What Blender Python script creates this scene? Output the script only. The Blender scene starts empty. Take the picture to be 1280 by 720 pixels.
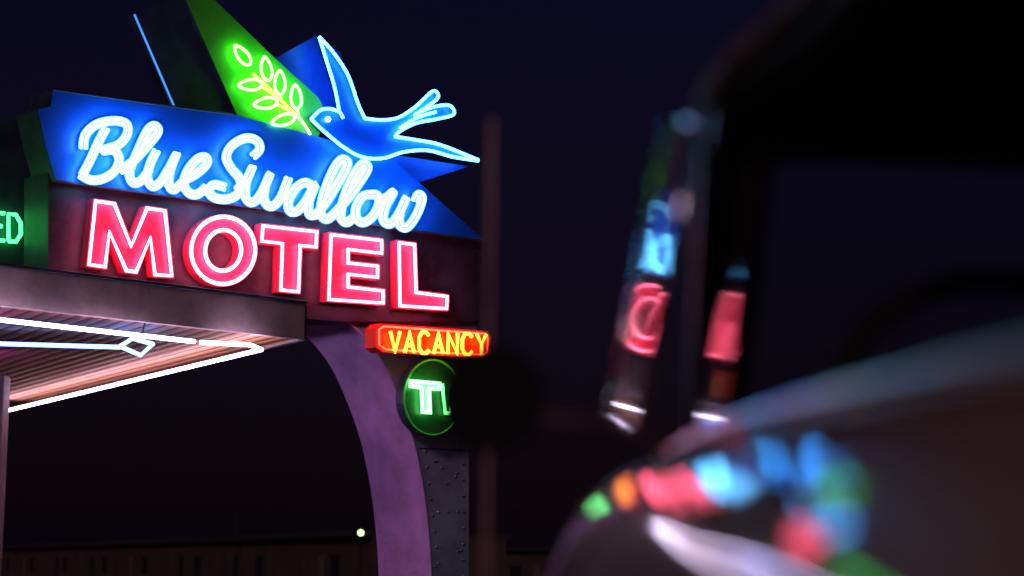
import bpy, bmesh, math, random
from mathutils import Vector, Matrix
random.seed(4)
scn=bpy.context.scene
scn.view_settings.view_transform='Standard'; scn.view_settings.look='None'
scn.view_settings.exposure=0; scn.view_settings.gamma=1

# ---------------------------------------------------------------- camera
F=3022.0
PITCH=math.atan((725-360)/F); ROLL=math.radians(1.2)
CAMLOC=Vector((0,0,1.0))
CM=Matrix.Rotation(math.radians(90)+PITCH,3,'X')@Matrix.Rotation(ROLL,3,'Z')
cd=bpy.data.cameras.new('camera'); cam=bpy.data.objects.new('camera',cd)
scn.collection.objects.link(cam); scn.camera=cam
cam.matrix_world=Matrix.Translation(CAMLOC)@CM.to_4x4()
cd.sensor_width=36; cd.lens=36*F/1280; cd.clip_start=0.05; cd.clip_end=3000
cd.dof.use_dof=True; cd.dof.focus_distance=20.0; cd.dof.aperture_fstop=2.1

def ray(px,py): return CM@Vector(((px-640)/F,(360-py)/F,-1))
def P(px,py,depth):
    r=ray(px,py); return CAMLOC+r*(depth/r.y)
def Z(px,py,z):
    r=ray(px,py); return CAMLOC+r*((z-CAMLOC.z)/r.z)
# sign facade plane (real, vertical, 5 m wide wall of sheet metal)
SA=P(60,300,21.5); SB=P(600,300,24.3)
U=Vector((SB.x-SA.x,SB.y-SA.y,0)).normalized(); N=Vector((U.y,-U.x,0))
def S(px,py,off=0.0):
    r=ray(px,py); t=((SA+N*off)-CAMLOC).dot(N)/r.dot(N); return CAMLOC+r*t

# ---------------------------------------------------------------- materials
def newmat(name):
    m=bpy.data.materials.new(name); m.use_nodes=True
    nt=m.node_tree; return m,nt,nt.nodes['Principled BSDF']
def paint(name,col,rough=.45,metal=0,var=.25,scale=6,bump=.0,coat=0,dirt=None,crough=.09):
    m,nt,b=newmat(name)
    tc=nt.nodes.new('ShaderNodeTexCoord'); n=nt.nodes.new('ShaderNodeTexNoise')
    n.inputs['Scale'].default_value=scale; n.inputs['Detail'].default_value=8; n.inputs['Roughness'].default_value=.65
    nt.links.new(tc.outputs['Object'],n.inputs['Vector'])
    cr=nt.nodes.new('ShaderNodeValToRGB')
    lo=dirt if dirt else [c*(1-var) for c in col]
    cr.color_ramp.elements[0].position=.35; cr.color_ramp.elements[1].position=.6
    cr.color_ramp.elements[0].color=(*lo,1); cr.color_ramp.elements[1].color=(*[min(1,c*(1+var*.5)) for c in col],1)
    nt.links.new(n.outputs['Fac'],cr.inputs['Fac']); nt.links.new(cr.outputs['Color'],b.inputs['Base Color'])
    b.inputs['Roughness'].default_value=rough; b.inputs['Metallic'].default_value=metal
    b.inputs['Coat Weight'].default_value=coat; b.inputs['Coat Roughness'].default_value=crough
    if bump:
        bp=nt.nodes.new('ShaderNodeBump'); bp.inputs['Strength'].default_value=bump; bp.inputs['Distance'].default_value=.01
        n2=nt.nodes.new('ShaderNodeTexNoise'); n2.inputs['Scale'].default_value=scale*9
        nt.links.new(tc.outputs['Object'],n2.inputs['Vector'])
        nt.links.new(n2.outputs['Fac'],bp.inputs['Height']); nt.links.new(bp.outputs['Normal'],b.inputs['Normal'])
    return m
def neon(name,col,st):
    m,nt,b=newmat(name)
    b.inputs['Base Color'].default_value=(.6,.6,.6,1); b.inputs['Roughness'].default_value=.1
    b.inputs['Emission Color'].default_value=(*col,1); b.inputs['Emission Strength'].default_value=st
    return m
M_blue=paint('blue_enamel',(.008,.12,.78),.42,var=.10,scale=3)
M_blue2=paint('blue_enamel_shard',(.01,.08,.6),.4,var=.3,scale=3)
M_green=paint('green_enamel',(.10,.58,.035),.45,var=.15,scale=3)
M_dark=paint('dark_weathered_metal',(.06,.045,.085),.45,var=.5,scale=2.2,dirt=(.022,.016,.02),bump=.2)
M_edge=paint('sign_side_metal',(.03,.045,.08),.5,var=.4)
M_letter=paint('red_letter_enamel',(.92,.065,.16),.4,var=.15)
M_white=paint('pale_letter_enamel',(.15,.46,.75),.35,var=.08)
M_tvface=paint('white_letter_enamel',(.7,.8,.7),.35,var=.08)
M_redbox=paint('red_box_enamel',(.9,.035,.015),.4,var=.1)
M_tv=paint('tv_disc_enamel',(.02,.09,.025),.4,var=.3)
M_stucco=paint('purple_stucco',(.58,.29,.68),.8,var=.22,scale=2.5,bump=.8)
M_pylon=paint('riveted_panel',(.25,.27,.37),.5,var=.35,scale=2,bump=.15)
M_fascia=paint('fascia_paint',(.42,.27,.28),.55,var=.35,scale=2,bump=.3)
M_wire=paint('cable_rubber',(.02,.02,.02),.6)
M_steel=paint('galvanised_steel',(.35,.35,.37),.35,metal=1)
N_cyan=neon('neon_script',(.12,.55,1),13)
N_bird=neon('neon_bird',(.04,.36,1),17)
N_pink=neon('neon_pink',(1,.15,.27),15)
N_green=neon('neon_green',(.14,1,.08),9)
N_greenW=neon('neon_green_bright',(.16,1,.25),9)
N_stem=neon('neon_yellow',(.8,.8,.05),4)
N_yel=neon('neon_amber',(1,.40,.02),6)
N_red=neon('neon_red',(1,.04,.015),5)
N_can=neon('neon_canopy',(.80,.66,1),18)
N_canb=neon('neon_canopy_blue',(.10,.26,1),9)
N_can2=neon('neon_canopy_violet',(.5,.12,1),26)

# ---------------------------------------------------------------- helpers
def empty(name,loc=(0,0,0)):
    o=bpy.data.objects.new(name,None); scn.collection.objects.link(o); o.location=loc; return o
def add(o,parent):
    scn.collection.objects.link(o)
    if parent: o.parent=parent
    return o
def mesh(name,verts,faces,mat,parent=None,smooth=False,bevel=0,mats=None):
    me=bpy.data.meshes.new(name); me.from_pydata([tuple(v) for v in verts],[],faces); me.update()
    bm=bmesh.new(); bm.from_mesh(me); bmesh.ops.recalc_face_normals(bm,faces=bm.faces); bm.to_mesh(me); bm.free()
    for x in (mats or [mat]): me.materials.append(x)
    if smooth:
        for p in me.polygons: p.use_smooth=True
    o=add(bpy.data.objects.new(name,me),parent)
    if bevel:
        b=o.modifiers.new('b','BEVEL'); b.width=bevel; b.segments=2; b.limit_method='ANGLE'
    return o
def prism(name,front,vec,mat,parent,side=None,bevel=0,smooth=False):
    n=len(front); v=list(front)+[p+vec for p in front]
    faces=[list(range(n)),list(range(2*n-1,n-1,-1))]+[[i,(i+1)%n,n+(i+1)%n,n+i] for i in range(n)]
    o=mesh(name,v,faces,mat,parent,bevel=bevel)
    if side:
        o.data.materials.append(side)
        for p in o.data.polygons:
            if abs(p.normal.dot(N))<.5: p.material_index=1
    return o
def panel(name,pts,off,thick,mat,parent,side=M_edge,bevel=0):
    return prism(name,[S(x,y,off) for x,y in pts],-N*thick,mat,parent,side,bevel)
def tubes(name,lines,r,mat,parent,res=3):
    cu=bpy.data.curves.new(name,'CURVE'); cu.dimensions='3D'; cu.bevel_depth=r; cu.bevel_resolution=res; cu.use_fill_caps=True
    for pts,cyc in lines:
        sp=cu.splines.new('POLY'); sp.points.add(len(pts)-1)
        for i,p in enumerate(pts): sp.points[i].co=(*p,1)
        sp.use_cyclic_u=cyc
    cu.materials.append(mat)
    return add(bpy.data.objects.new(name,cu),parent)
def cr(pts,n=6,cyc=False):
    out=[]; m=len(pts)
    for i in range(m if cyc else m-1):
        if cyc: a,b,c,d=[pts[(i+k)%m] for k in (-1,0,1,2)]
        else: a,b,c,d=pts[max(i-1,0)],pts[i],pts[i+1],pts[min(i+2,m-1)]
        for k in range(n):
            t=k/n
            out.append(tuple(.5*((2*b[j])+(-a[j]+c[j])*t+(2*a[j]-5*b[j]+4*c[j]-d[j])*t*t+(-a[j]+3*b[j]-3*c[j]+d[j])*t**3) for j in range(len(b))))
    if not cyc: out.append(tuple(pts[-1]))
    return out
def normals(pts):
    ns=[]
    for i in range(len(pts)):
        a=pts[max(i-1,0)]; b=pts[min(i+1,len(pts)-1)]
        dx,dy=b[0]-a[0],b[1]-a[1]; l=math.hypot(dx,dy) or 1; ns.append((-dy/l,dx/l))
    return ns
def offs(pts,d): return [(p[0]+n[0]*d,p[1]+n[1]*d) for p,n in zip(pts,normals(pts))]
def box(name,c,s,mat,parent=None,rz=0,bevel=0):
    R=Matrix.Rotation(rz,3,'Z'); c=Vector(c)
    v=[c+R@Vector((x*s[0]/2,y*s[1]/2,z*s[2]/2)) for x in(-1,1) for y in(-1,1) for z in(-1,1)]
    return mesh(name,v,[[0,1,3,2],[4,6,7,5],[0,4,5,1],[2,3,7,6],[0,2,6,4],[1,5,7,3]],mat,parent,bevel=bevel)

# ================================================================ motel sign
sign=empty('motel_neon_sign')
panel('blue_name_panel',[(66,112),(215,133),(292,143),(380,166),(486,196),(528,232),(606,301),(560,293),(330,261),(70,226),(58,185),(47,137),(64,133)],.10,.45,M_blue,sign)
panel('motel_panel',[(60,215),(330,250),(604,290),(601,402),(430,402),(60,372)],0,.5,M_dark,sign)
panel('left_fin',[(168,18),(224,-6),(262,60),(296,150),(216,140)],.0,.12,M_edge,sign)
panel('green_shard',[(226,-14),(262,-6),(345,74),(398,122),(412,150),(392,178),(300,152)],.05,.1,M_green,sign)
panel('crest_shard',[(342,74),(396,44),(425,66),(452,140),(410,160)],-.06,.1,M_blue2,sign)
panel('tail_shard',[(470,190),(586,208),(524,228)],-.03,.1,M_blue2,sign)
tubes('panel_trim',[([S(x,y,.10) for x,y in [(66,112),(215,133),(292,143)]],False),([S(x,y,.10) for x,y in [(70,226),(330,261),(606,301)]],False)],.012,M_edge,sign)
tubes('fin_tube',[([S(168,18,.03),S(219,136,.03)],False)],.010,neon('neon_fin_dim',(.04,.3,1),1.0),sign)

script=[
 [(133,160),(124,176),(113,200),(103,219)],
 [(104,186),(107,168),(122,155),(143,151),(158,155),(159,168),(148,181),(128,188),(143,188),(149,199),(144,213),(130,223),(114,225),(100,218)],
 [(150,214),(168,200),(188,178),(198,164),(193,157),(184,164),(172,190),(162,214),(166,228),(176,226),(187,212)],
 [(196,188),(188,205),(184,222),(191,233),(201,227),(213,208),(221,192),(213,212),(211,229),(217,237),(228,228)],
 [(228,226),(243,219),(258,206),(258,197),(248,198),(236,211),(230,228),(235,240),(246,243),(258,234)],
 [(316,196),(325,186),(320,175),(306,173),(290,182),(283,196),(289,210),(300,224),(300,239),(288,248),(271,248),(261,240),(267,231),(282,234)],
 [(296,238),(308,225),(316,208),(308,228),(307,246),(315,253),(326,243),(338,217),(331,236),(331,252),(340,258),(351,247),(361,222)],
 [(392,236),(383,228),(371,234),(361,250),(362,263),(371,264),(382,252),(394,231),(386,252),(387,268),(396,268)],
 [(396,268),(412,246),(431,214),(434,202),(426,200),(416,214),(405,242),(401,266),(408,274),(417,268)],
 [(417,268),(435,248),(455,220),(460,209),(453,205),(442,220),(430,248),(426,270),(433,278),(442,272)],
 [(463,243),(453,246),(445,260),(446,273),(455,278),(467,269),(474,254),(471,244),(463,243)],
 [(474,250),(483,247),(492,240),(482,258),(479,274),(487,280),(497,270),(508,247),(500,266),(500,281),(509,284),(520,270),(528,249),(523,243),(519,252)],
]
rib_v=[];rib_f=[];tl=[]
for s in script:
    c=cr(s,7)
    a=offs(c,6.2); b=offs(c,-6.2); base=len(rib_v)
    for p,q in zip(a,b): rib_v+= [S(p[0],p[1],.14),S(q[0],q[1],.14)]
    for i in range(len(c)-1): rib_f.append([base+2*i,base+2*i+1,base+2*i+3,base+2*i+2])
    for d in (2.9,-2.9): tl.append(([S(x,y,.20) for x,y in offs(c,d)],False))
mesh('script_backing',rib_v,rib_f,M_white,sign)
tubes('script_tubes',tl,.0155,N_cyan,sign,2)

def ell(cx,cy,rx,ry,n=40,rot=0):
    o=[]
    for i in range(n):
        t=2*math.pi*i/n; x,y=rx*math.cos(t),ry*math.sin(t)
        o.append((cx+x*math.cos(rot)-y*math.sin(rot),cy+x*math.sin(rot)+y*math.cos(rot)))
    return o
def inset(poly,d):
    n=len(poly); A=sum(poly[i][0]*poly[(i+1)%n][1]-poly[(i+1)%n][0]*poly[i][1] for i in range(n)); s=1 if A>0 else -1
    out=[]
    for i in range(n):
        p0,p1,p2=[Vector(poly[(i+k)%n]) for k in(-1,0,1)]
        e1=(p1-p0).normalized(); e2=(p2-p1).normalized()
        n1=Vector((-e1.y,e1.x))*s; n2=Vector((-e2.y,e2.x))*s
        b=(n1+n2); b=b/max(b.length_squared,.35)*2
        q=p1+b*d; out.append((q.x,q.y))
    return out
M_=[(117,248),(145,252),(164,300),(182,257),(209,261),(218,348),(191,346),(187,305),(172,343),(156,341),(138,298),(134,337),(108,333)]
T_=[(326,279),(399,287),(398,312),(378,310),(376,368),(348,365),(350,307),(324,304)]
E_=[(411,290),(480,298),(480,320),(438,315),(438,326),(475,330),(475,350),(438,346),(438,356),(482,361),(482,382),(408,377)]
L_=[(496,300),(521,303),(523,363),(562,368),(561,389),(497,385)]
ml=[]
for nm,poly in (('M',M_),('T',T_),('E',E_),('L',L_)):
    panel('motel_letter_'+nm.lower(),poly,.13,.125,M_letter,sign,side=M_letter)
    ml.append(([S(x,y,.175) for x,y in inset(poly,3.0)],True))
O1=ell(279,313,43,45,rot=.1); O2=ell(279,313,20,23,rot=.1)
n=len(O1); v=[S(x,y,.13) for x,y in O1]+[S(x,y,.13) for x,y in O2]; v+=[p-N*.125 for p in v]
f=[]
for i in range(n):
    j=(i+1)%n
    f+=[[i,j,n+j,n+i],[i,2*n+i,2*n+j,j],[n+i,n+j,3*n+j,3*n+i],[2*n+i,3*n+i,3*n+j,2*n+j]]
mesh('motel_letter_o',v,f,M_letter,sign)
ml.append(([S(x,y,.175) for x,y in ell(279,313,40,42,rot=.1)],True)); ml.append(([S(x,y,.175) for x,y in ell(279,313,22.5,25.5,rot=.1)],True))
tubes('motel_tubes',ml,.0175,N_pink,sign,2)

# bird
bird=[(399,46),(412,60),(428,82),(443,112),(454,146),(470,150),(494,148),(514,136),(535,118),(546,113),(549,122),(532,138),(548,132),(566,133),(568,144),(545,150),(520,156),(498,166),(496,171),(520,176),(550,180),(600,200),(575,196),(545,190),(520,188),(495,193),(470,198),(447,195),(424,181),(405,166),(393,155),(387,147),(398,138),(412,136),(424,140),(420,112),(410,80)]
panel('swallow_body',bird,.14,.03,M_blue,sign)
bl=[([(399,46),(407,72),(418,108),(424,139)],0),([(399,46),(417,66),(435,94),(447,128),(456,148)],0),
 ([(456,148),(476,150),(498,147),(520,133),(541,114),(548,121),(536,132),(518,144)],0),
 ([(518,144),(540,134),(562,132),(567,143),(545,149),(520,154),(500,164),(494,171)],0),
 ([(494,171),(520,175),(550,181),(598,200)],0),
 ([(598,201),(566,196),(535,188),(505,190),(478,198),(452,196),(428,183),(404,163),(389,149)],0),
 ([(389,149),(400,138),(412,136),(424,140),(429,148)],0),([(500,160),(522,147),(545,140)],0)]
tubes('swallow_tubes',[([S(x,y,.20) for x,y in cr(c,5)],False) for c,_ in bl],.0145,N_bird,sign)
tubes('swallow_eye',[([S(x,y,.18) for x,y in ell(410,149,2.2,2.2,10)],True)],.012,N_cyan,sign)
def leaf(cx,cy,ang,L=15,W=6.5):
    a=math.radians(ang); c=[]
    for i in range(20):
        t=2*math.pi*i/20; x=L*math.cos(t); y=W*math.sin(t)*(1-.25*math.cos(t))*abs(math.sin(t))**.25
        c.append((cx+x*math.cos(a)-y*math.sin(a),cy+x*math.sin(a)+y*math.cos(a)))
    return c
leaves=[(303,69,-128),(333,86,-100),(350,103,-92),(370,121,-95),(313,106,178),(332,129,172),(354,150,165)]
tubes('leaf_tubes',[([S(x,y,.13) for x,y in leaf(*l)],True) for l in leaves],.014,N_green,sign)
tubes('branch_tube',[([S(x,y,.12) for x,y in cr([(388,168),(376,150),(356,130),(334,108),(316,92)],5)],False),
  ([S(x,y,.12) for x,y in [(374,148),(371,136)]],False),([S(x,y,.12) for x,y in [(352,127),(350,118)]],False),([S(x,y,.12) for x,y in [(345,120),(326,107)]],False),([S(x,y,.12) for x,y in [(366,140),(345,130)]],False)],.012,N_stem,sign)

# stroke font
FN={'V':[[(0,1),(.5,0),(1,1)]],'A':[[(0,0),(.5,1),(1,0)],[(.2,.35),(.8,.35)]],'C':[[(1,.85),(.75,1),(.3,1),(0,.75),(0,.25),(.3,0),(.75,0),(1,.15)]],
'N':[[(0,0),(0,1),(1,0),(1,1)]],'Y':[[(0,1),(.5,.5),(1,1)],[(.5,.5),(.5,0)]],'E':[[(1,1),(0,1),(0,0),(1,0)],[(0,.52),(.8,.52)]],
'D':[[(0,0),(0,1),(.6,1),(1,.7),(1,.3),(.6,0),(0,0)]],'R':[[(0,0),(0,1),(.8,1),(1,.8),(.8,.5),(0,.5)],[(.5,.5),(1,0)]],'F':[[(1,1),(0,1),(0,0)],[(0,.5),(.8,.5)]],
'I':[[(.5,0),(.5,1)]],'G':[[(1,.85),(.7,1),(.3,1),(0,.7),(0,.3),(.3,0),(.8,0),(1,.25),(1,.5),(.6,.5)]],'T':[[(0,1),(1,1)],[(.5,1),(.5,0)]],'O':[[(0,.3),(0,.7),(.3,1),(.7,1),(1,.7),(1,.3),(.7,0),(.3,0),(0,.3)]]}
def text(s,x0,y0,x1,y1,h,off,gap=.34):
    out=[]; w=(x1-x0)/(len(s)-gap)
    for i,ch in enumerate(s):
        for st in FN[ch]:
            l=[]
            for a,b in st:
                x=x0+(i+a*(1-gap))*w; yb=y0+(y1-y0)*(x-x0)/(x1-x0); l.append(S(x,yb-b*h,off))
            out.append((l,False))
    return out
vac=empty('vacancy_sign')
panel('box',[(476,404),(610,414),(614,420),(613,444),(606,448),(478,440),(470,434),(470,410)],.22,.2,M_redbox,vac,side=M_redbox)
tubes('letter_tubes',text('VACANCY',488,440,608,444,26,.28),.0175,N_yel,vac)
tubes('border_tubes',[([S(x,y,.25) for x,y in [(480,408),(606,417),(610,422),(609,441),(604,444),(482,437),(474,431),(474,412)]],True)],.010,N_red,vac)
tv=empty('tv_sign')
panel('disc',ell(541,497,36,47),.22,.15,M_tv,tv)
tubes('rim',[([S(x,y,.225) for x,y in ell(541,497,36,47)],True)],.010,M_green,tv)
tvl=[([S(x,y,.27) for x,y in l],c) for l,c in [([(513,476),(550,479),(550,487),(537,486),(538,516),(528,515),(527,485),(513,483)],True),([(553,480),(557,516),(561,516)],False),([(571,481),(563,516)],False)]]
tubes('tv_tubes',tvl,.018,N_greenW,tv)
panel('t_face',[(513,476),(550,479),(550,487),(537,486),(538,516),(528,515),(527,485),(513,483)],.245,.03,M_tvface,tv,side=M_tvface)
ref=empty('refrigerated_air_sign')
panel('box',[(-190,118),(20,150),(58,128),(62,215),(62,340),(-190,300)],-.75,.3,M_edge,ref)
tubes('letter_tubes',text('REFRIGERATED',-215,278,26,303,34,-.68,gap=.25),.019,neon('neon_green_letters',(.04,1,.16),4.5),ref)

# ================================================================ pylon
pyl=empty('sign_pylon')
curve=cr([(428,398),(452,418),(478,452),(499,498),(516,548),(527,600),(534,650),(539,720),(541,835)],4)
prof=[S(x,y,-.06) for x,y in curve]
right=[S(586,835,-.06),S(586,540,-.06),S(586,446,-.06),S(600,400,-.06)]
pr=prism('curved_body',prof+right,-N*.95,M_pylon,pyl)
pr.data.materials.append(M_stucco)
for p in pr.data.polygons:
    if p.normal.dot(N)<.5 and len(p.vertices)==4: p.material_index=1; p.use_smooth=False
tubes('edge_bead',[(prof,False)],.012,M_stucco,pyl)
bm=bmesh.new()
def rivet(px,py):
    c=S(px,py,-.055); bmesh.ops.create_icosphere(bm,subdivisions=2,radius=.013,matrix=Matrix.Translation(c))
for y in range(560,830,20): rivet(579,y)
for y in range(560,830,20): rivet(523+(y-560)*.12+8 if y<700 else 548,y+4)
for x in range(548,578,12): rivet(x,556); rivet(x,640)
for i in range(10): rivet(random.uniform(535,580),random.uniform(560,720))
me=bpy.data.meshes.new('rivets'); bm.to_mesh(me); bm.free(); me.materials.append(M_steel); add(bpy.data.objects.new('rivets',me),pyl)
tubes('panel_seam',[([S(524,560,-.056),S(586,563,-.056)],False)],.006,M_edge,pyl)

# ================================================================ canopy
can=empty('motel_canopy'); ZC=3.1
C=Z(375,425,ZC); E1=Z(0,384,ZC); E2=Z(15,512,ZC)
A=C+(E1-C)*2.2; B=C+(E2-C)*1.5; D=A+B-C
def ceilmat():
    m,nt,b=newmat('canopy_boards')
    g=nt.nodes.new('ShaderNodeNewGeometry'); mp=nt.nodes.new('ShaderNodeMapping')
    d=(E2-C); mp.inputs['Rotation'].default_value=(0,0,-math.atan2(d.y,d.x))
    w=nt.nodes.new('ShaderNodeTexWave'); w.inputs['Scale'].default_value=2.2; w.inputs['Distortion'].default_value=0; w.bands_direction='Y'
    nt.links.new(g.outputs['Position'],mp.inputs['Vector']); nt.links.new(mp.outputs['Vector'],w.inputs['Vector'])
    r=nt.nodes.new('ShaderNodeValToRGB'); r.color_ramp.elements[0].position=.0; r.color_ramp.elements[0].color=(.22,.07,.035,1)
    r.color_ramp.elements[1].position=.35; r.color_ramp.elements[1].color=(.88,.36,.19,1)
    nt.links.new(w.outputs['Fac'],r.inputs['Fac']); nt.links.new(r.outputs['Color'],b.inputs['Base Color'])
    bp=nt.nodes.new('ShaderNodeBump'); bp.inputs['Distance'].default_value=.01; nt.links.new(w.outputs['Fac'],bp.inputs['Height']); nt.links.new(bp.outputs['Normal'],b.inputs['Normal'])
    b.inputs['Roughness'].default_value=.6; b.inputs['Specular IOR Level'].default_value=.25
    return m
up=Vector((0,0,1))
prism('ceiling_boards',[p+up*.02 for p in (C,A,D,B)],up*.25,ceilmat(),can)
def beam(name,p,q,w,h,mat,parent,zoff=0,inward=None):
    d=(q-p).normalized(); n=Vector((-d.y,d.x,0)); 
    if inward is not None and n.dot(inward)<0: n=-n
    prism(name,[p+up*zoff,q+up*zoff,q+n*w+up*zoff,p+n*w+up*zoff],up*h,mat,parent,bevel=.004)
inw=(A+B)/2-C
beam('front_fascia',C,A,-.06,.32,M_fascia,can,0,inw)
beam('rear_fascia',C,B,-.06,.32,M_fascia,can,0,inw)
beam('coping',C+up*.32,A+up*.32,-.09,.025,M_dark,can,.002,inw)
def cl(l): return [Z(x,y,ZC-.12) for x,y in l]
tubes('ceiling_tubes',[(cl([(-60,393),(243,427)]),False),(cl([(10,513),(327,437),(312,431),(250,428)]),False)],.018,N_can,can)
tubes('ceiling_tubes_blue',[(cl([(-60,428),(150,434)]),False),(cl([(150,433),(166,423),(191,430),(176,444),(150,433)]),False)],.019,N_canb,can)
tubes('ceiling_tubes_violet',[(cl([(-90,466),(-20,455)]),False),(cl([(-60,410),(-5,415)]),False)],.014,N_can2,can)
cb=C+(E1-C)*.47
tubes('hanging_cable',[(cr([tuple(P(184,352,cb.y-.15)),tuple(P(190,362,cb.y-.15)),tuple(P(188,385,cb.y-.15)),tuple(P(181,405,cb.y-.1)),tuple(P(178,417,cb.y-.1))],5),False)],.008,M_wire,can)
pc=Z(-3,470,ZC)
box('post',(pc.x-.05,pc.y,1.55),(.32,.32,3.1),M_fascia,can,bevel=.01)
box('post',(pc.x-6,pc.y+2,1.55),(.32,.32,3.1),M_fascia,can,bevel=.01)
# ================================================================ ground, road, buildings
M_asph=paint('asphalt',(.05,.05,.052),.75,var=.3,scale=4,bump=.5)
M_dirt=paint('dirt_ground',(.09,.075,.06),.9,var=.3,scale=.5)
mesh('ground',[(-1500,-400,0),(1500,-400,0),(1500,2500,0),(-1500,2500,0)],[[0,1,2,3]],M_dirt)
mesh('parking_lot',[(-20,-15,.004),(14,-15,.004),(14,40,.004),(-20,40,.004)],[[0,1,2,3]],M_asph)
M_wall=paint('stucco_wall',(.075,.045,.042),.8,var=.3,scale=.6)
M_wd=paint('dark_opening',(.012,.012,.018),.5)
M_wl=paint('pale_door',(.15,.11,.10),.6)
M_rf=paint('tar_roof',(.03,.025,.03),.8)
def lowbuilding(name,p,q,h,depth,n):
    o=empty(name); d=Vector((q[0]-p[0],q[1]-p[1],0)); L=d.length; d.normalize(); nn=Vector((-d.y,d.x,0)); p=Vector((p[0],p[1],0))
    if nn.y<0: nn=-nn
    prism('walls',[p,p+d*L,p+d*L+nn*depth,p+nn*depth],up*h,M_wall,o)
    prism('roof',[p-nn*.5+up*h,p+d*L-nn*.5+up*h,p+d*L+nn*(depth+.3)+up*h,p+nn*(depth+.3)+up*h],up*.3,M_rf,o)
    for i in range(n):
        j1,j2=random.uniform(-.1,.1),random.uniform(-.1,.1)
        a=p+d*(L*(i+.35+j1)/n)-nn*.06
        prism('door',[a,a+d*1.0,a+d*1.0+up*2.1,a+up*2.1],nn*.05,M_wl if i%3==1 else M_wd,o)
        a=p+d*(L*(i+.65+j2)/n)-nn*.06+up*.9
        prism('window',[a,a+d*1.6,a+d*1.6+up*1.2,a+up*1.2],nn*.05,M_wd,o)
    return o
pr_=P(466,670,120); pl_=P(-140,690,340)
lowbuilding('motel_building',(pl_.x,pl_.y),(pr_.x,pr_.y),3.0,7,14)
a_=P(610,690,190); b_=P(700,690,180)
lowbuilding('distant_building',(a_.x,a_.y),(b_.x,b_.y),3.2,8,2)
def lamp(px,py,depth,col,st,r):
    p=P(px,py,depth); o=empty('street_lamp')
    tubes('mast',[([Vector((p.x,p.y+.3,0)),Vector((p.x,p.y+.3,p.z+.1)),p+Vector((0,0,.12))],False)],.05,M_steel,o)
    me=bpy.data.meshes.new('globe'); bm=bmesh.new(); bmesh.ops.create_uvsphere(bm,u_segments=16,v_segments=10,radius=r,matrix=Matrix.Translation(p)); bm.to_mesh(me); bm.free()
    me.materials.append(neon('lamp_'+str(px),col,st)); add(bpy.data.objects.new('globe',me),o)
lamp(451,666,105,(.7,1,.35),5,.11)
lamp(627,715,140,(1,.7,.35),3,.16)
ant=P(295,668,150); tubes('roof_antenna',[([Vector((ant.x,ant.y,0)),Vector((ant.x,ant.y,P(295,640,ant.y).z))],False)],.05,M_rf,None)

# ================================================================ car
H=math.radians(2.5)
M_car=paint('car_paint',(.33,.19,.11),.5,var=.05,scale=2,coat=.68,crough=.035)
M_car.node_tree.nodes['Principled BSDF'].inputs['Specular IOR Level'].default_value=.08
M_teal=paint('car_trim_teal',(.02,.07,.09),.3,var=.1,coat=.3)
M_chrome=paint('chrome',(.75,.75,.78),.10,metal=1,var=.03)
M_blk=paint('black_rubber',(.010,.008,.009),.8,var=.1)
M_blk.node_tree.nodes['Principled BSDF'].inputs['Specular IOR Level'].default_value=.2
M_roof=paint('roof_paint',(.012,.011,.013),.45,var=.1)
M_int=paint('dark_interior',(.015,.013,.015),.7,var=.2)
M_whip=paint('antenna_metal',(.45,.25,.24),.35,metal=.6)
M_arm=paint('mirror_arm_metal',(.12,.07,.07),.4,metal=.5)
M_rail=paint('dull_trim_metal',(.6,.40,.36),.35,metal=.6)
def glassmat(name,ro=.02,gcol=1.0,dust=0):
    m,nt,b=newmat(name); nt.nodes.remove(b); out=nt.nodes['Material Output']
    t=nt.nodes.new('ShaderNodeBsdfTransparent'); t.inputs[0].default_value=(.8,.84,.84,1)
    g=nt.nodes.new('ShaderNodeBsdfGlossy'); g.inputs['Roughness'].default_value=ro; g.inputs['Color'].default_value=(gcol,gcol,gcol,1)
    fr=nt.nodes.new('ShaderNodeFresnel'); fr.inputs[0].default_value=1.5
    mx=nt.nodes.new('ShaderNodeMixShader'); base=t.outputs[0]
    if dust:
        df=nt.nodes.new('ShaderNodeBsdfDiffuse'); df.inputs[0].default_value=(.5,.32,.5,1)
        m2=nt.nodes.new('ShaderNodeMixShader'); m2.inputs[0].default_value=dust
        nt.links.new(mx.outputs[0],m2.inputs[1]); nt.links.new(df.outputs[0],m2.inputs[2]); nt.links.new(m2.outputs[0],out.inputs[0])
    else: nt.links.new(mx.outputs[0],out.inputs[0])
    nt.links.new(fr.outputs[0],mx.inputs[0]); nt.links.new(base,mx.inputs[1]); nt.links.new(g.outputs[0],mx.inputs[2])
    return m
M_glass=glassmat('car_glass'); M_glass2=glassmat('dusty_glass',.03,.7,.35); M_glass3=glassmat('dusty_trim_glass',.05,.28,.1)
car=empty('parked_car')
bx=.235; HB=.68
R=Matrix.Rotation(H,4,'Z')
cen=Vector((bx,3.4,0))+(R.to_3x3()@Vector((HB,0,0)))
MW=Matrix.Translation(cen)@R; car.matrix_world=MW; MI=MW.inverted()
def Lp(w): return MI@Vector(w)
def crv(tab,y):
    if y<=tab[0][0]: return tab[0][1]
    if y>=tab[-1][0]: return tab[-1][1]
    for i in range(len(tab)-1):
        (a,va),(b,vb)=tab[i],tab[i+1]
        if a<=y<=b:
            sl=lambda k:(0 if k<=0 or k>=len(tab)-1 else (tab[k+1][1]-tab[k-1][1])/(tab[k+1][0]-tab[k-1][0]))
            h=b-a; t=(y-a)/h
            return (2*t**3-3*t*t+1)*va+(t**3-2*t*t+t)*h*sl(i)+(-2*t**3+3*t*t)*vb+(t**3-t*t)*h*sl(i+1)
lerp=crv
INS=.18
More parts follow.
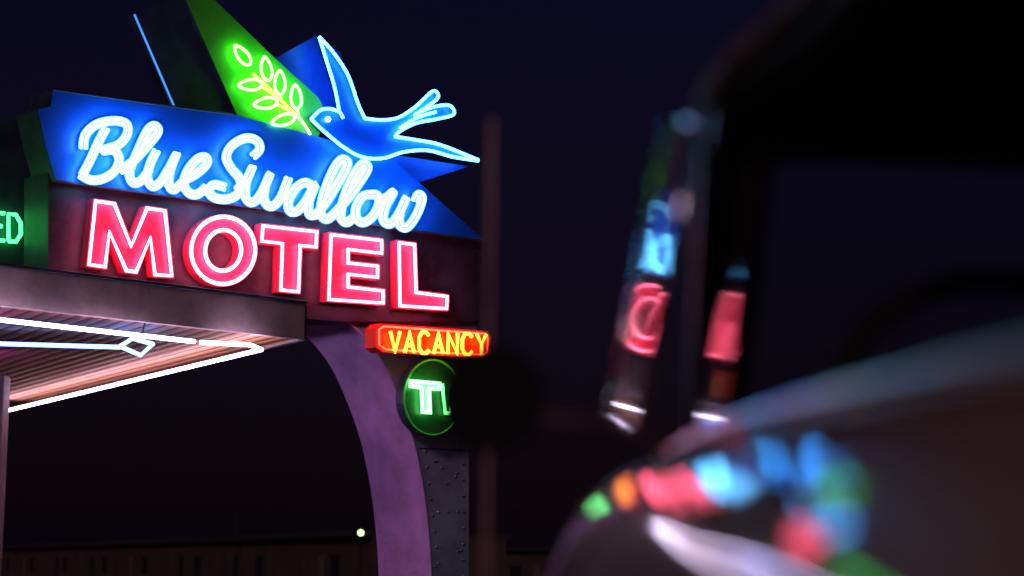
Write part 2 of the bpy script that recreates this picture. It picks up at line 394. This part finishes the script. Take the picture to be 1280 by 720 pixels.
W=[(-3.6,.55),(-3.3,.72),(-2.6,.84),(-1.6,.86),(0,.86),(.6,.845),(1.2,.79),(1.6,.71),(1.85,.60),(2.0,.45)]
BZ=[(-3.6,.72),(-3.2,.92),(-2.4,1.10),(-1.6,1.15),(0,1.175),(.6,1.12),(1.2,1.01),(1.6,.90),(1.85,.80),(2.0,.68)]
ys=[-3.6+i*.1 for i in range(57)]
fs=[0,.1,.25,.4,.55,.67,.76,.83,.885,.93,.965,.985,1]; ins=[.06,.02,.0,.0,.001,.004,.010,.020,.036,.060,.095,.135,INS]
def lo(y):
    z=.28
    for wy in (1.15,-2.35):
        d=abs(y-wy)
        if d<.42: z=max(z,.30+math.sqrt(.42**2-d*d))
    return z
V=[];Fc=[];row=len(fs)+4
def section(y,s):
    w=lerp(W,y); bz=lerp(BZ,y); l=lo(y); out=[]
    for j,(f_,i_) in enumerate(zip(fs,ins)):
        z=.28+f_*(bz-.28); out.append((s*(w-i_),y,max(z,min(l+.01*j,bz-.14+.008*j)) if j<8 else z))
    hw=w-INS
    for k in (.8,.5,.22,0): out.append((s*hw*k,y,bz+.07*(1-k*k)))
    return out
for s in(-1,1):
    base=len(V)
    for y in ys: V+=section(y,s)
    for i in range(len(ys)-1):
        for j in range(row-1):
            if j>=len(fs)-1 and -2.35<ys[i]<-.05: continue
            a=base+i*row+j; Fc.append([a,a+1,a+row+1,a+row])
for e in (0,len(ys)-1):
    Fc.append([e*row+j for j in range(row)]+[row*len(ys)+e*row+j for j in range(row-1,-1,-1)])
body=mesh('body',V,Fc,M_car,car,smooth=True)
def lbox(name,c,s,mat,bevel=0): 
    v=[(c[0]+x*s[0]/2,c[1]+y*s[1]/2,c[2]+z*s[2]/2) for x in(-1,1) for y in(-1,1) for z in(-1,1)]
    return mesh(name,v,[[0,1,3,2],[4,6,7,5],[0,4,5,1],[2,3,7,6],[0,2,6,4],[1,5,7,3]],mat,car,bevel=bevel)
lbox('floor',(0,-1.0,.35),(1.3,4.6,.1),M_int)
lbox('dashboard',(0,-.12,1.03),(1.24,.3,.2),M_int,.03)
lbox('front_seat',(0,-1.25,.60),(1.2,.55,.25),M_int,.06)
lbox('front_seatback',(0,-1.6,.80),(1.2,.16,.5),M_int,.06)
lbox('rear_seatback',(0,-2.35,.85),(1.2,.18,.5),M_int,.06)
for s in(-1,1): lbox('door_liner',(s*.63,-1.1,.78),(.02,2.2,.66),M_int)
for wy in(1.15,-2.35):
    for s in(-1,1):
        bm=bmesh.new()
        xx=.66 if wy>0 else .74
        mt=Matrix.Translation((s*xx,wy,.34))@Matrix.Rotation(math.pi/2,4,'Y')
        bmesh.ops.create_cone(bm,cap_ends=True,segments=40,radius1=.34,radius2=.34,depth=.19,matrix=mt)
        bmesh.ops.bevel(bm,geom=[e for e in bm.edges if e.calc_face_angle(0)>1],offset=.035,segments=3,affect='EDGES')
        me=bpy.data.meshes.new('tire'); bm.to_mesh(me); bm.free(); me.materials.append(M_blk); add(bpy.data.objects.new('tire',me),car)
        bm=bmesh.new()
        bmesh.ops.create_uvsphere(bm,u_segments=24,v_segments=12,radius=.19,matrix=Matrix.Translation((s*(xx+.07),wy,.34))@Matrix.Diagonal((.25,1,1,1)))
        me=bpy.data.meshes.new('hubcap'); bm.to_mesh(me); bm.free(); me.materials.append(M_chrome); add(bpy.data.objects.new('hubcap',me),car)
tubes('front_bumper',[(cr([(-.78,1.6,.48),(-.55,2.04,.48),(0,2.12,.48),(.55,2.04,.48),(.78,1.6,.48)],6),False)],.06,M_chrome,car)
tubes('rear_bumper',[(cr([(-.85,-3.3,.48),(-.6,-3.66,.48),(0,-3.72,.48),(.6,-3.66,.48),(.85,-3.3,.48)],6),False)],.06,M_chrome,car)
for s in(-1,1):
    bm=bmesh.new(); bmesh.ops.create_uvsphere(bm,u_segments=24,v_segments=12,radius=.1,matrix=Matrix.Translation((s*.48,1.86,.70)))
    me=bpy.data.meshes.new('headlight'); bm.to_mesh(me); bm.free(); me.materials.append(M_chrome); add(bpy.data.objects.new('headlight',me),car)
tubes('grille',[([(-.36,2.01,z),(.36,2.01,z)],False) for z in (.53,.58,.63)],.012,M_chrome,car)
# chrome door handles on the shoulder of each door
def hx(y,z):
    w_=lerp(W,y); bz=lerp(BZ,y); f_=(z-.28)/(bz-.28)
    for (a,ia),(b,ib) in zip(list(zip(fs,ins)),list(zip(fs,ins))[1:]):
        if a<=f_<=b: return w_-(ia+(ib-ia)*(f_-a)/(b-a))
    return w_
for s in(-1,1):
    y0,z0=-1.78,1.065; x0=hx(y0,z0)
    bm=bmesh.new(); bmesh.ops.create_uvsphere(bm,u_segments=20,v_segments=12,radius=.014,matrix=Matrix.Translation((s*(x0+.012),y0,z0)))
    me=bpy.data.meshes.new('door_handle_button'); bm.to_mesh(me); bm.free(); me.materials.append(M_chrome)
    for p in me.polygons: p.use_smooth=True
    add(bpy.data.objects.new('door_handle_button',me),car)
    tubes('door_handle',[(cr([(s*x0,y0,z0),(s*(x0+.028),y0-.02,z0),(s*(x0+.028),y0-.12,z0),(s*(x0+.004),y0-.15,z0)],4),False)],.007,M_chrome,car)

# greenhouse
def both(fn):
    for s in (1,-1): fn((lambda s: (lambda p: Vector((p[0]*s,p[1],p[2]))))(s))
front=[Lp(P(880,112,3.02)),Lp(P(974,196,2.98)),Lp(P(930,545,3.28)),Lp(P(862,545,3.34))]
def apil(m): 
    prism('a_pillar',[m(p) for p in front],Vector((0,.05,0)),M_roof,car,bevel=.008)
both(apil)
g=Lp(P(888,112,3.0)); gx,gy,gz=g.x,g.y,g.z
def gi(y):
    t=min(1,max(0,(gy-y)/.5)); return .05*t*t*(3-2*t)
def gut(m): tubes('drip_rail',[(cr([tuple(m((gx-.005,gy+.02,gz-.01))),tuple(m((gx+gi(gy-.15)-.005,gy-.15,gz+.005))),tuple(m((gx+gi(gy-.3)-.005,gy-.3,gz+.01))),tuple(m((gx+gi(gy-.5)-.005,gy-.5,gz+.015))),tuple(m((gx+.045,-1.3,gz+.02))),tuple(m((gx+.08,-2.2,gz-.05))),tuple(m((gx+.13,-2.6,gz-.2)))],6),False)],.011,M_rail,car)
both(gut)
RV=[];RF=[]; rys=[gy+.03,gy-.03,gy-.15,gy-.3,gy-.5,-1.2,-1.7,-2.1,-2.4,-2.62]; rzs=[-.05,.0,.04,.07,.09,.11,.10,.05,-.06,-.22]; ks=[-1,-.93,-.8,-.55,-.25,0,.25,.55,.8,.93,1]
for y,dz in zip(rys,rzs):
    for k in ks:
        RV.append(((abs(gx)-gi(y))*k*(1 if y>-1.8 else 1-.12*(-1.8-y)/.8),y,gz+ (dz)*(1-abs(k)**3)+(dz if dz<0 else 0)*abs(k)**3))
nk=len(ks)
for i in range(len(rys)-1):
    for j in range(nk-1): RF.append([i*nk+j,i*nk+j+1,(i+1)*nk+j+1,(i+1)*nk+j])
ro=mesh('roof',RV,RF,M_roof,car,smooth=True); so=ro.modifiers.new('s','SOLIDIFY'); so.thickness=.04
hz=Lp(P(1100,203,3.0)).z
lbox('windshield_header',(0,gy+.0,(hz+gz)/2),(abs(gx)*2-.1,.06,abs(gz-hz)),M_roof,.008)
def cpil(m):
    prism('c_pillar',[m((gx+.06,-1.95,gz)),m((gx+.13,-2.62,gz-.2)),m((-HB+.04,-3.0,1.05)),m((-HB+.02,-2.05,1.12))],m((.03,0,0)),M_roof,car)
both(cpil)
mesh('windshield',[front[1],(-front[1].x,front[1].y,front[1].z),(-front[2].x,front[2].y+.02,front[2].z),(front[2].x,front[2].y+.02,front[2].z)],[[0,1,2,3]],M_glass,car)
mesh('rear_window',[(-.45,-2.45,gz-.1),(.45,-2.45,gz-.1),(.5,-2.95,1.12),(-.5,-2.95,1.12)],[[0,1,2,3]],M_glass,car)
# (the door windows are rolled down)
vq=[Lp(P(838,150,3.14)),Lp(P(874,150,2.84)),Lp(P(796,532,3.0)),Lp(P(764,528,3.34))]
def vent(m):
    mesh('vent_window',[m(p) for p in vq],[[0,1,2,3]],M_glass2,car)
    tubes('vent_frame',[([m(p) for p in vq],True)],.007,M_chrome,car)
both(vent)
jq=[Lp(P(940,200,2.99)),Lp(P(952,200,2.85)),Lp(P(895,548,2.99)),Lp(P(872,548,3.16))]
both(lambda m: mesh('vent_divider_trim',[m(p) for p in jq],[[0,1,2,3]],M_glass3,car))
tubes('belt_moulding',[([(s*(lerp(W,y)-INS+.003),y,lerp(BZ,y)+.004) for y in [-2.6+.1*i for i in range(38)]],False) for s in(-1,1)],.014,M_teal,car)
wc=Lp(P(1262,545,2.8)); 
Rw=Matrix.Translation(wc)@Matrix.Rotation(math.radians(68),4,'X')
tubes('steering_wheel',[([Rw@Vector((.205*math.cos(t*math.pi/24),.205*math.sin(t*math.pi/24),0)) for t in range(48)],True),
  ([Rw@Vector((-.2,0,0)),Rw@Vector((0,0,-.04)),Rw@Vector((.2,0,0))],False),([Rw@Vector((0,0,-.04)),Rw@Vector((0,.1,-.4))],False)],.017,M_blk,car)
mc=Lp(P(613,500,3.0)); MR=.066
bm=bmesh.new(); bmesh.ops.create_uvsphere(bm,u_segments=32,v_segments=20,radius=MR,matrix=Matrix.Translation(mc)@Matrix.Diagonal((1,.55,1,1)))
bmesh.ops.bisect_plane(bm,geom=bm.verts[:]+bm.edges[:]+bm.faces[:],plane_co=mc+Vector((0,-.008,0)),plane_no=(0,-1,0),clear_outer=True)
bmesh.ops.holes_fill(bm,edges=bm.edges[:])
me=bpy.data.meshes.new('mirror_shell'); bm.to_mesh(me); bm.free(); me.materials.append(M_blk)
add(bpy.data.objects.new('mirror_shell',me),car)
tubes('mirror_rim',[([mc+Vector(((MR-.002)*math.cos(t*math.pi/16),-.01,(MR-.002)*math.sin(t*math.pi/16))) for t in range(32)],True)],.004,M_blk,car)
ma=Lp(P(668,522,3.0)); mb=Lp(P(770,528,3.0))
tubes('mirror_arm',[([tuple(mc+Vector((.02,.02,0))),tuple(ma),tuple(mb),(-HB,mb.y,1.13)],False)],.005,M_arm,car)
ab=Lp(P(607,745,3.8)); at=Lp(P(616,150,3.8))
tubes('antenna',[([(ab.x+.02,ab.y,ab.z-.12),tuple(ab),tuple(at)],False)],.0068,M_whip,car)

# ================================================================ light
w=bpy.data.worlds.new('World'); scn.world=w; w.use_nodes=True; nt=w.node_tree
bg=nt.nodes['Background']; sk=nt.nodes.new('ShaderNodeTexSky'); sk.sky_type='NISHITA'; sk.sun_disc=False
sk.sun_elevation=math.radians(1); sk.sun_rotation=math.radians(200)
mx=nt.nodes.new('ShaderNodeMix'); mx.data_type='RGBA'; mx.blend_type='MULTIPLY'; mx.inputs[0].default_value=1
mx.inputs[7].default_value=(.25,.19,1,1)
nt.links.new(sk.outputs[0],mx.inputs[6])
ad=nt.nodes.new('ShaderNodeMix'); ad.data_type='RGBA'; ad.blend_type='ADD'; ad.inputs[0].default_value=1
ad.inputs[7].default_value=(.11,.07,.36,1)   # even violet-blue added to lift the night sky colour
nt.links.new(mx.outputs[2],ad.inputs[6]); nt.links.new(ad.outputs[2],bg.inputs[0]); bg.inputs[1].default_value=.0085
sd=bpy.data.lights.new('warm_fill','SUN'); sd.energy=.40; sd.angle=math.radians(10); sd.color=(1,.66,.76)  # added warm fill standing in for stray street and motel light, no sun
so_=bpy.data.objects.new('warm_fill',sd); scn.collection.objects.link(so_)
so_.rotation_euler=Vector((.30,.9,-.4)).to_track_quat('-Z','Y').to_euler()
